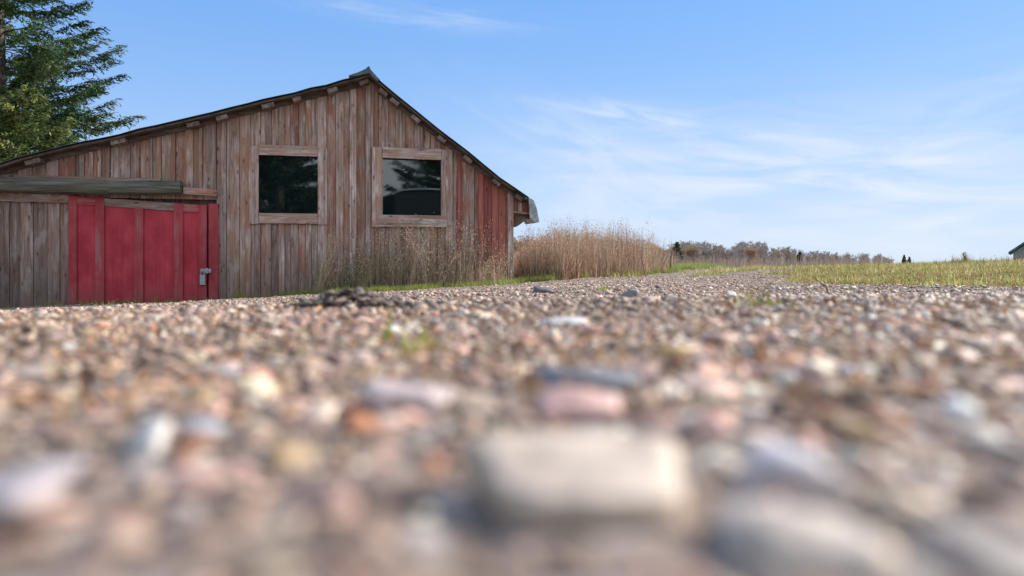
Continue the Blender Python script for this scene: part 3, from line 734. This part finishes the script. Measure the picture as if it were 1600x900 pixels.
# the bank on the right and verges
n = 330000; Y = 6.9+30*r.random(n)**1.5; X = r.uniform(.1,.92,n)*Y
cl = np.clip(.5+.42*wob(X*1.0,Y,2.3,4)+.3*wob(X,Y,5.1,1.7)+.2*wob(X,Y,11,.4), 0, 1)
g_ = grassy(X,Y); k = (g_+.7*(cl-.5)*(g_>.12) > r.uniform(.1,.95,n)) & (cl > r.uniform(-.1,.7,n)) & ((X > np.interp(Y,YR,XR)-.5-.05*Y) | ((g_ > .3) & (r.random(n) < .5)))
X, Y, cl = X[k], Y[k], cl[k]; patch = np.clip(.5+.5*wob(X,Y,.8,5),0,1)
tc1 = pick(len(X),G_BANK,[7,3,5,1.5,1],33); tc2 = pick(len(X),G_BANK,[1,2,1,4,6],34); sel = r.random(len(X)) < .15+.7*patch*(.4+.6*(wob(X,Y,3.7,2)>0))
V, F, t, _, _ = blades(X, Y, r.uniform(.012,.05,len(X))*(1+.03*Y)*(.35+2.1*cl**2), np.full(len(X),.010)*(1+.04*Y), np.where(sel[:,None],tc1,tc2)*(.65+.7*cl[:,None]), 35, 1.0)
tag(mesh_np('bank_grass', V, F, leaf_mat, tint=t), kind='stuff')
n = 2200; Y = 7.6+16*r.random(n)**1.3; X = r.uniform(.35,.85,n)*Y; k = grassy(X,Y)+.5*wob(X,Y,1.9,3) > .55; X, Y = X[k], Y[k]
stand('bank_weeds', X, Y, r.uniform(.05,.17,len(X)), [(.30,.17,.09),(.38,.27,.15),(.18,.16,.05),(.22,.11,.06)], [3,3,2,2], 97, .007, .5, nper=7, hs=.018)
# thin grass further out
n = 60000; Y = 30+90*r.random(n)**1.3; X = r.uniform(-.1,.9,n)*Y; k = grassy(X,Y) > .4; X, Y = X[k], Y[k]
V, F, t, _, _ = blades(X, Y, r.uniform(.08,.22,len(X)), np.full(len(X),.03)*(Y/50), pick(len(X),G_BANK,[3,5,2,4,2],36), 37, .5, segs=2)
tag(mesh_np('field_grass', V, F, leaf_mat, tint=t), kind='stuff')

# weeds before the barn
n = 360; px = np.concatenate([r.normal(600,30,n//2), r.normal(680,38,n), r.uniform(500,800,270), r.normal(755,14,70)]); n = len(px)
px = np.clip(px, 492, 806); Yw = D0/(1-(px-800)/FPX*T) - r.uniform(.12,.75,n); X = (px-800)/FPX*Yw
env = np.interp(px, [490,540,590,640,700,750,800], [.35,.75,.98,1.02,.98,1.0,.6])
H = env*(.22+1.0*r.random(n)**1.5)
stand('wall_weeds', X, Yw, H, [(.50,.38,.26),(.40,.28,.19),(.56,.45,.32),(.28,.17,.11),(.35,.26,.18)], [4,3,4,2,2], 41, .0055, .34, nper=18, hs=.05)
n = 420; px = np.clip(r.normal(615,70,n), 500, 790); Yw = D0/(1-(px-800)/FPX*T) - r.uniform(.1,.6,n); X = (px-800)/FPX*Yw
stand('green_weeds', X, Yw, r.uniform(.15,.7,n), [(.11,.16,.035),(.19,.22,.06),(.08,.12,.03)], [2,2,1], 45, .007, .35, heads=True, nper=8, hs=.05)
# tall dry stand right of the barn
n = 5200; Yw = r.uniform(12.7,19.5,n); u = np.interp(r.random(n), [0,1], [0,1])
ulo = np.interp(Yw,[12.7,16,20],[.012,.0,-.03]); uhi = np.interp(Yw,[12.7,14,16,19.5],[.075,.13,.185,.242])
X = (ulo+(uhi-ulo)*u)*Yw; base = np.interp(X/Yw, [0,.03,.06,.12,.17,.235], [.46,.76,.92,.98,.98,.72])
stand('dry_grass', X, Yw, base*(.5+.62*r.random(n)**.8)*(1+.16*np.sin(X*7+Yw*2)+.10*np.sin(X*17))*(Yw/15)**.35, [(.48,.345,.245),(.38,.25,.175),(.58,.46,.34),(.25,.13,.085),(.34,.27,.15)], [5,4,3,3,2], 51, .011, .26, nper=12, hs=.04)
n = 150; Yw = r.uniform(12.8,18,n); X = r.uniform(.01,.20,n)*Yw
stand('seeding_stalks', X, Yw, (.75+.65*r.random(n)**1.6)*(Yw/15)**.4, [(.26,.14,.09),(.20,.11,.08),(.33,.22,.14)], [1,1,1], 55, .009, .08, leaves=1, nper=22, hs=.035)

def plant(name, px, dist, blades_n, h, spread, wd, cols, label, cat, seed, lean=.5, heads=False, group=None, Yoff=None):
    r = np.random.default_rng(seed); X0 = (px-800)/FPX*dist; gz = float(ground_z(np.array([X0]),np.array([dist]))[0])
    X = r.normal(0,spread,blades_n); Y = r.normal(0,spread,blades_n); H = h*r.uniform(.5,1.1,blades_n)
    tn = pick(blades_n, cols, [1]*len(cols), seed)
    V, F, t, tips, mids = blades(X, Y, H, np.full(blades_n,wd), tn, seed, lean, Z=np.zeros(blades_n)-.004, segs=4)
    parts = [(V,F,t)]
    if heads: parts.append(seeds(tips*.7+mids*.3, 16, h*.03, .012, tn, seed+1, 2.5))
    V, F, t = merge(parts); o = mesh_np(name, V, F, straw_mat if heads else leaf_mat, tint=t); o.location = (X0, dist, gz)
    return tag(o, label, cat, group)
GR = [(.20,.26,.04),(.26,.30,.06),(.32,.30,.09)]
plant('grass_tuft', 652, .47, 13, .032, .006, .0042, [(.30,.36,.05),(.38,.38,.08)], 'yellow green grass tuft sprouting from the blurred gravel left of centre', 'grass tuft', 61, .5)
plant('grass_tuft', 612, .60, 7, .042, .006, .0035, [(.30,.36,.05),(.38,.38,.08)], 'short slim green sprout up left of the blurred yellow green tuft', 'grass tuft', 62, .35)
plant('grass_tuft', 1178, 1.15, 26, .045, .02, .004, GR+[(.25,.12,.06)], 'low green weed in the gravel below the track', 'grass tuft', 63, .7)
plant('grass_tuft', 1213, 1.05, 22, .022, .008, .005, GR, 'flat yellow green weed just right of a low green weed', 'grass tuft', 69, 1.2)
plant('grass_tuft', 372, 10.9, 40, .20, .05, .012, GR, 'bright green grass tuft at the foot of the barn wall beside the red door post', 'grass tuft', 64, .6)
plant('grass_tuft', 398, 11.0, 34, .14, .07, .012, GR, 'small green tuft by the barn wall under the left window', 'grass tuft', 65, .7)
plant('grass_tuft', 944, 4.6, 26, .06, .03, .007, [(.3,.36,.05),(.36,.38,.07)], 'yellow green sprout on the track edge before the dry grass', 'grass tuft', 66, .8)
plant('grass_tuft', 717, 2.6, 26, .05, .025, .005, [(.22,.14,.08),(.16,.15,.05)], 'brownish little tuft at the gravel edge before the barn', 'grass tuft', 67, .6)
plant('grass_tuft', 163, 9.5, 18, .10, .05, .01, GR, 'sparse green tuft before the sliding door', 'grass tuft', 68, .7)
plant('straw_tuft', 497, 11.2, 42, 1.05, .035, .010, [(.50,.40,.27),(.42,.32,.2),(.55,.46,.33)], 'leaning pale straw tuft before the barn between the two windows', 'straw tuft', 70, .12, True).rotation_euler = (0, R(14), 0)
plant('weed_stalk', 990, 15.5, 3, 1.12, .02, .03, [(.13,.085,.06)], 'dark dead stalk rising above the dry grass', 'weed stalk', 71, .04, True)
for i, (px, d_, h_, ly, lab) in enumerate(((690,.46,.03,.25,'thin pale straw standing in blurred gravel right of the yellow green tuft'),(1290,3.4,.09,-.7,'short dark stick poking from the gravel by the bank'),(1195,1.3,.05,.5,'thin brown stick rising beside the low green weed'))):
    X0 = (px-800)/FPX*d_; gz = float(ground_z(np.array([X0]),np.array([d_]))[0]); mb = MB()
    mb.tube([(-ly*h_*.3,0,-.004),(0,0,h_*.5),(ly*h_,.005,h_)], [.0012+.002*(d_>2), .001+.002*(d_>2), .0006+.001*(d_>2)], 6, (.5,.42,.33) if i == 0 else (.14,.09,.07))
    o = mb.build('stick', twig_mat); o.location = (X0,d_,gz); tag(o, lab, 'stick')
# heap of dark clods
def clods(px, dist, n, sx, sy, lab, seed, hmax):
    r = np.random.default_rng(seed); X0 = (px-800)/FPX*dist; X = X0+r.normal(0,sx,n); Y = dist+r.normal(0,sy,n); S = r.uniform(.007,.036,n)
    Z = ground_z(X,Y)+hmax*np.exp(-((X-X0)/sx)**2*.6)*r.uniform(0,1,n)
    global PAL, PW
    p, q = PAL, PW; PAL = np.array([(.055,.042,.036),(.08,.06,.05),(.11,.085,.075)]); PW = np.array([.4,.4,.2])
    o = scatter('soil_heap', X, Y, S, 2, seed, Z=Z); PAL, PW = p, q
    return tag(o, kind='stuff')
clods(552, 1.38, 300, .06, .05, 'low heap of dark brown soil clods on the gravel', 81, .034)
#clods(1290, .55, 60, .03, .03, 'small patch of dark clods in the right foreground gravel', 83, .004)

# stake beside the dry grass
st = MB(); st.tube([(0,0,-.2),(.02,0,.35),(.07,.0,.68)], [.03,.026,.02], 7, (.18,.12,.085)); o = st.build('wooden_stake', twig_mat)
sx_ = (1047-800)/FPX*19; o.location = (sx_,19,float(ground_z(np.array([sx_]),np.array([19.]))[0])); tag(o, 'short leaning wooden stake at the right end of the dry grass', 'stake')

# ------------------------------------------------------------------ trees
def tree_origin(px, dist, dz=0):
    X = (px-800)/FPX*dist; return (X, dist, float(ground_z(np.array([X]),np.array([float(dist)]))[0])+dz)
def spruce(h, rad, seed, z0=.08, dens=1.0, colr=((.045,.085,.028),(.07,.12,.035),(.028,.055,.02),(.10,.13,.045)), needle=.11, name='spruce', nw=9):
    r = np.random.default_rng(seed)
    root = empty(name)
    tk = MB(); tk.tube([(0,0,-.3),(0.02,0,h*.3),(0,.03,h*.65),(0,0,h*.99)], [h*.022,h*.017,h*.009,.01], 10)
    tk.build('trunk', bark, root)
    Ps, Ds, Ts = [], [], []; bt = []; cols = np.array(colr); limbs = MB()
    z = h*z0
    while z < h*.985:
        t = (z-h*z0)/(h*(1-z0)); L0 = rad*(1-t)**.85*(.35+.65*min(1,t*6+.3))+.15
        for b in range(max(4,int(nw*(1-.4*t)))):
            an = r.uniform(0,6.283); ln_ = L0*r.uniform(.62,1.13); droop = -.25*(1-t)+.45*t+r.normal(0,.08)
            dirh = np.array([math.cos(an),math.sin(an),0]); side = np.array([-math.sin(an),math.cos(an),0])
            k = 9; ss = np.linspace(0,1,k)
            pts = np.array([dirh*ln_*s_ + np.array([0,0,z+ln_*(droop*s_+.28*s_**2.4)]) for s_ in ss])
            if r.random() < .7: limbs.tube([tuple(pts[0]),tuple(pts[4]),tuple(pts[8])],[.012+.006*ln_,.01,.003],4,(.06,.045,.035),caps=False)
            ct = cols[r.integers(len(cols))]*r.uniform(.8,1.2)
            nt_ = int(ln_*15*dens)+4
            for q in range(nt_):
                s_ = r.uniform(.12,1)**.75; i0 = min(k-2,int(s_*(k-1))); f_ = s_*(k-1)-i0; p = pts[i0]*(1-f_)+pts[i0+1]*f_
                sg = r.choice((-1,1)); tw = (.28+.22*(1-s_))*min(1,ln_/1.6)*r.uniform(.5,1.2)
                d = dirh*r.uniform(.5,1.0)+side*sg*r.uniform(.35,1.0)*(1.05-s_*.6)+np.array([0,0,r.uniform(-.45,.2)]); d /= np.linalg.norm(d)
                m_ = max(3,int(tw/(needle*.42)))
                for j in range(m_):
                    Ps.append(p+d*tw*(j+.5)/m_*1.5); Ds.append(d); Ts.append(ct)
        z += h*.021*r.uniform(.7,1.3)+.05
    Ps, Ds, Ts = np.array(Ps), np.array(Ds), np.array(Ts)
    n = len(Ps); parts = []
    for rep in range(2):
        d = Ds+r.normal(0,.42,(n,3)); d /= np.linalg.norm(d,axis=1)[:,None]
        e = np.cross(d, r.normal(0,1,(n,3))); e /= np.linalg.norm(e,axis=1)[:,None]
        sz = needle*r.uniform(.6,1.3,(n,1)); P_ = Ps+r.normal(0,needle*.25,(n,3))
        V = np.stack([P_-d*sz*.5, P_+e*sz*.17, P_+d*sz*.7, P_-e*sz*.17],1).reshape(-1,3); b = np.arange(n)[:,None]*4
        F = np.concatenate([b+np.array([[0,1,2]]), b+np.array([[0,2,3]])],0)
        parts.append((V,F,np.repeat(Ts*r.uniform(.7,1.3,(n,1)),4,0)))
    V, F, t = merge(parts); mesh_np('crown', V, F, needle_mat, root, tint=t)
    limbs.build('limbs', twig_mat, root)
    return root
def copy_tree(src, loc, rz=0, sc=1, label=None):
    c = src.copy(); C.objects.link(c); c.location = loc; c.rotation_euler = (0,0,rz); c.scale = (sc,)*3 if isinstance(sc,(int,float)) else sc
    if label: c['label'] = label
    for ch in src.children:
        d = ch.copy(); C.objects.link(d); d.parent = c
    return c
sp1 = spruce(19.5, 5.5, 101, .06, 1.25, needle=.13, nw=11); sp1.location = tree_origin(-6, 25); tag(sp1, 'tall dark green spruce rising behind the left end of the barn roof', 'tree')
sp2 = spruce(6.3, 3.0, 102, .05, 1.4, ((.10,.14,.035),(.16,.18,.05),(.07,.11,.03)), .12, nw=12); sp2.location = tree_origin(42, 21); tag(sp2, 'low yellowish green spruce just behind the left end of the barn roof', 'tree')
# trees and shed behind the photographer, seen only as reflections in the panes
copy_tree(sp1, (-1.6,-11.5,-.2), 2.0, (.85,.85,.75), 'dark spruce reflected filling the left window of the barn')
copy_tree(sp1, (-1.2,-17.5,-.2), 5.0, (1,1,.9), 'second dark spruce mirrored faintly behind the first in the left window')
c2 = c3 = copy_tree(sp1, (9.4,-16.5,-.2), 1.0, (.85,.85,.8), 'second dark spruce mirrored behind the first in the right window')
c2 = copy_tree(sp1, (8.0,-13,-.2), 4.0, (.74,.74,.68), 'dark spruce reflected in the right half of the right window')
for x_, y_, s_, l_ in ((-8,-20,.9,'tall spruce behind the photographer on the open side'),(14,-24,.8,'broad spruce behind the photographer beyond the arched shed')):
    pass
ar = empty('arched_shed', (5.0,-7.0,-.3)); tag(ar, 'dark low shed with pale gently arched roof edge mirrored in the right window', 'shed')
def arch(w_, h0, rise, n=20): return [(w_*math.cos(a), h0+rise*math.sin(a)) for a in np.linspace(0, math.pi, n)]
ab = MB(); ab.prism([(-1.95,0),(1.95,0)]+arch(1.95,3.62,.30), 0, 2.6)
ab.build('wall', simple('dark_cladding', (.02,.025,.025), .8), ar)
ae = MB(); oa = arch(2.08,3.62,.38); ia = arch(2.0,3.625,.31)
for i in range(19): ae.prism([oa[i],oa[i+1],ia[i+1],ia[i]], -.08, 2.7)
ae.build('roof', simple('pale_roof_edge', (.6,.62,.62), .5), ar); ar.rotation_euler = (0,0,math.pi)

# bare far trees
def bare_tree(h, seed, colr=(.17,.13,.125), spread=.5, twigs=1.0, leafy=None, wmin=.035):
    r = random.Random(seed); mb = MB(); root = empty('bare_tree'); tips = []
    tk = MB(); tk.tube([(0,0,-.5),(0,0,h*.3),(r.uniform(-.2,.2),0,h*.62)], [h*.016,h*.012,h*.007], 6, colr); tk.build('trunk', twig_mat, root)
    def grow(p, d, l, rad, lv):
        q = p+d*l; mb.tube([p,q],[max(wmin,rad),max(wmin*.6,rad*.6)],3,tuple(c*r.uniform(.8,1.25) for c in colr),caps=False)
        if lv == 0: tips.append(q); return
        for k in range(r.choice((2,3,3)) if lv < 4 else 3):
            nd = (d+Vector((r.gauss(0,spread),r.gauss(0,spread),r.gauss(.15,.25)))).normalized()
            grow(p.lerp(q, r.uniform(.55,1)), nd, l*r.uniform(.6,.85), rad*.62, lv-1)
    for k in range(int(12*twigs)):
        z = h*r.uniform(.04,.62); a = r.uniform(0,6.28); grow(Vector((0,0,z)), Vector((math.cos(a)*.55,math.sin(a)*.55,1)).normalized(), h*r.uniform(.09,.16), .05, 4)
    br = mb.build('branches', twig_mat, root)
    if leafy:
        P_ = np.array([t[:] for t in tips]); V, F, t = seeds(P_, 7, .22, .12, np.repeat(np.array([leafy]),len(P_),0), seed, 1.0); mesh_np('leaves', V, F, leaf_mat, root, tint=t)
    return root
protos = [bare_tree(9, 201, (.36,.305,.28), .4), bare_tree(8, 202, (.38,.32,.28), .45), bare_tree(10, 203, (.34,.30,.28), .35), bare_tree(7.5, 204, (.38,.29,.235), .45, 1.2), bare_tree(8.5,205,(.31,.25,.235),.45,1.0,(.34,.20,.10))]  # distance haze is put into these paler, greyer tree tints
rr = random.Random(5); used = set()
GL = 'leafless grey brown tree in the wood beyond the field'; GLL = 'brown leaved tree in the wood beyond the field'
for i in range(290):
    px = rr.uniform(1052,1392) if i < 185 else rr.uniform(790,1056)
    top = np.interp(px, [790,850,900,950,1000,1045,1060,1090,1110,1140,1170,1200,1260,1300,1340,1370,1392], [372,374,372,376,378,384,384,378,384,388,380,386,394,398,399,399,405])
    d_ = rr.uniform(170,235); o_ = tree_origin(px, d_); zt = CZ+(415-top-rr.uniform(-3,5))/FPX*d_
    j = rr.choice((0,1,2,2,0,3)) if px > 1050 else rr.choice((3,4,1,4,3))
    if i % 11 == 0: j = 4
    pr_ = protos[j]; hgt = (9,8,10,7.5,8.5)[j]; sc = (zt-o_[2])/(hgt*.84); lab = GLL if j == 4 else GL
    if j in used: t_ = copy_tree(pr_, o_, rr.uniform(0,6.28), (sc,sc,sc))
    else: t_ = pr_; t_.location = o_; t_.scale = (sc,sc,sc); used.add(j)
    tag(t_, lab, 'tree', 'brown leaved trees of the far wood' if j == 4 else 'bare trees of the far wood')
# named individuals of the tree line
def put(src, px, top, dist, hgt, label, cat='tree', wide=1.0, group=None):
    o_ = tree_origin(px, dist); sc = (CZ+(415-top)/FPX*dist-o_[2])/hgt
    t_ = copy_tree(src, o_, rr.uniform(0,6.28), (sc*wide,sc*wide,sc)); 
    if 'group' in t_: del t_['group']
    return tag(t_, label, cat, group)
put(protos[2], 1095, 375, 160, 10.2, 'round topped bare tree, tallest of the wood beyond the field', wide=1.2)
put(protos[4], 1172, 377, 160, 8.6, 'rounded brown tree standing out in the middle of the far wood', wide=1.1)
fs = spruce(6, 1.5, 111, .05, 2.6, ((.035,.06,.035),(.05,.075,.045)), .17, nw=10); o_ = tree_origin(1058, 165); s_ = (CZ+(415-378)/FPX*165-o_[2])/6; fs.location = o_; fs.scale = (s_,)*3
tag(fs, 'dark pointed evergreen at the left end of the bare wood', 'tree')
put(fs, 1233, 397, 180, 6, 'small dark evergreen in the lower part of the far wood', wide=1.2)
put(fs, 1250, 393, 180, 6, 'slightly taller dark evergreen right beside a small one in the far wood', wide=1.0)
put(fs, 1295, 401, 190, 6, 'squat dark evergreen low in the right part of the wood', wide=1.5)
put(fs, 1413, 398, 70, 6, 'lone little dark conifer on the grassy crest, taller of a pair', wide=.9)
put(fs, 1421, 401, 72, 6, 'shorter dark conifer right against its taller twin on the crest', wide=.9)
yt = bare_tree(7, 221, (.2,.16,.1), .45, 1.0, (.42,.30,.10)); o_ = tree_origin(1018, 150); s_ = (CZ+(415-376)/FPX*150-o_[2])/6.8; yt.location = o_; yt.scale = (s_,)*3; yt.name = 'yellow_tree'
tag(yt, 'yellow leaved tree showing just above the dry grass', 'tree')
bs = bare_tree(3, 231, (.20,.15,.11), .6, 1.6, None, wmin=.010); o_ = tree_origin(1508, 34); s_ = (CZ+(415-393)/FPX*34-o_[2])/2.9; bs.location = o_; bs.scale = (s_,)*3; bs.name = 'bare_bush'
tag(bs, 'small twiggy bush on the crest of the grassy bank', 'bush')
# brush along the foot of the wood
n = 9000; px = r.uniform(780,1400,n); Yw = r.uniform(120,175,n); X = (px-800)/FPX*Yw
stand('far_brush', X, Yw, r.uniform(1.2,3.4,n)*np.where(px<1060,1.4,1.0)*np.where(px>1395,.5,1), [(.36,.27,.21),(.28,.215,.19),(.42,.30,.20),(.24,.19,.185)], [3,3,2,2], 91, .06, .15, heads=False, leaves=2)
# small brush on the crest at right
n = 1300; px = np.concatenate([r.normal(1505,14,n//4), r.normal(1570,25,n//4), r.uniform(1400,1640,n-2*(n//4))]); Yw = r.uniform(24,44,n); X = (px-800)/FPX*Yw
stand('crest_weeds', X, Yw, r.uniform(.06,.30,n)*(1+.4*(np.abs(px-1505)<16)), [(.30,.21,.12),(.24,.17,.08),(.2,.2,.06)], [1,1,1], 95, .016, .3, nper=5, hs=.05)

# green roofed shed at the right edge
sh = empty('small_shed', tree_origin(1654, 48), R(-38)); tag(sh, 'small pale shed with green metal roof beyond the bank at the right edge', 'shed')
gz = sh.location.z
def SZ(py): return CZ+(415-py)/FPX*48-gz
k_ = 48/FPX
wm_ = MB(); wm_.prism([(-57*k_,0),(57*k_,0),(57*k_,SZ(393)),(0,SZ(352)),(-57*k_,SZ(393))], 0, 4); wm_.build('wall', simple('pale_siding', (.24,.25,.24), .8), sh)
rm = MB(); e1 = (-63*k_,SZ(393)); rg = (0,SZ(343))
for sg in (1,-1):
    p = [(sg*e1[0],e1[1]),(0,rg[1]),(0,rg[1]-.16),(sg*e1[0],e1[1]-.16)]
    rm.prism(p if sg < 0 else p[::-1], -.35, 4.3)
rm.build('roof', simple('green_roof', (.05,.14,.13), .5, .5, .4, 3, .2), sh)
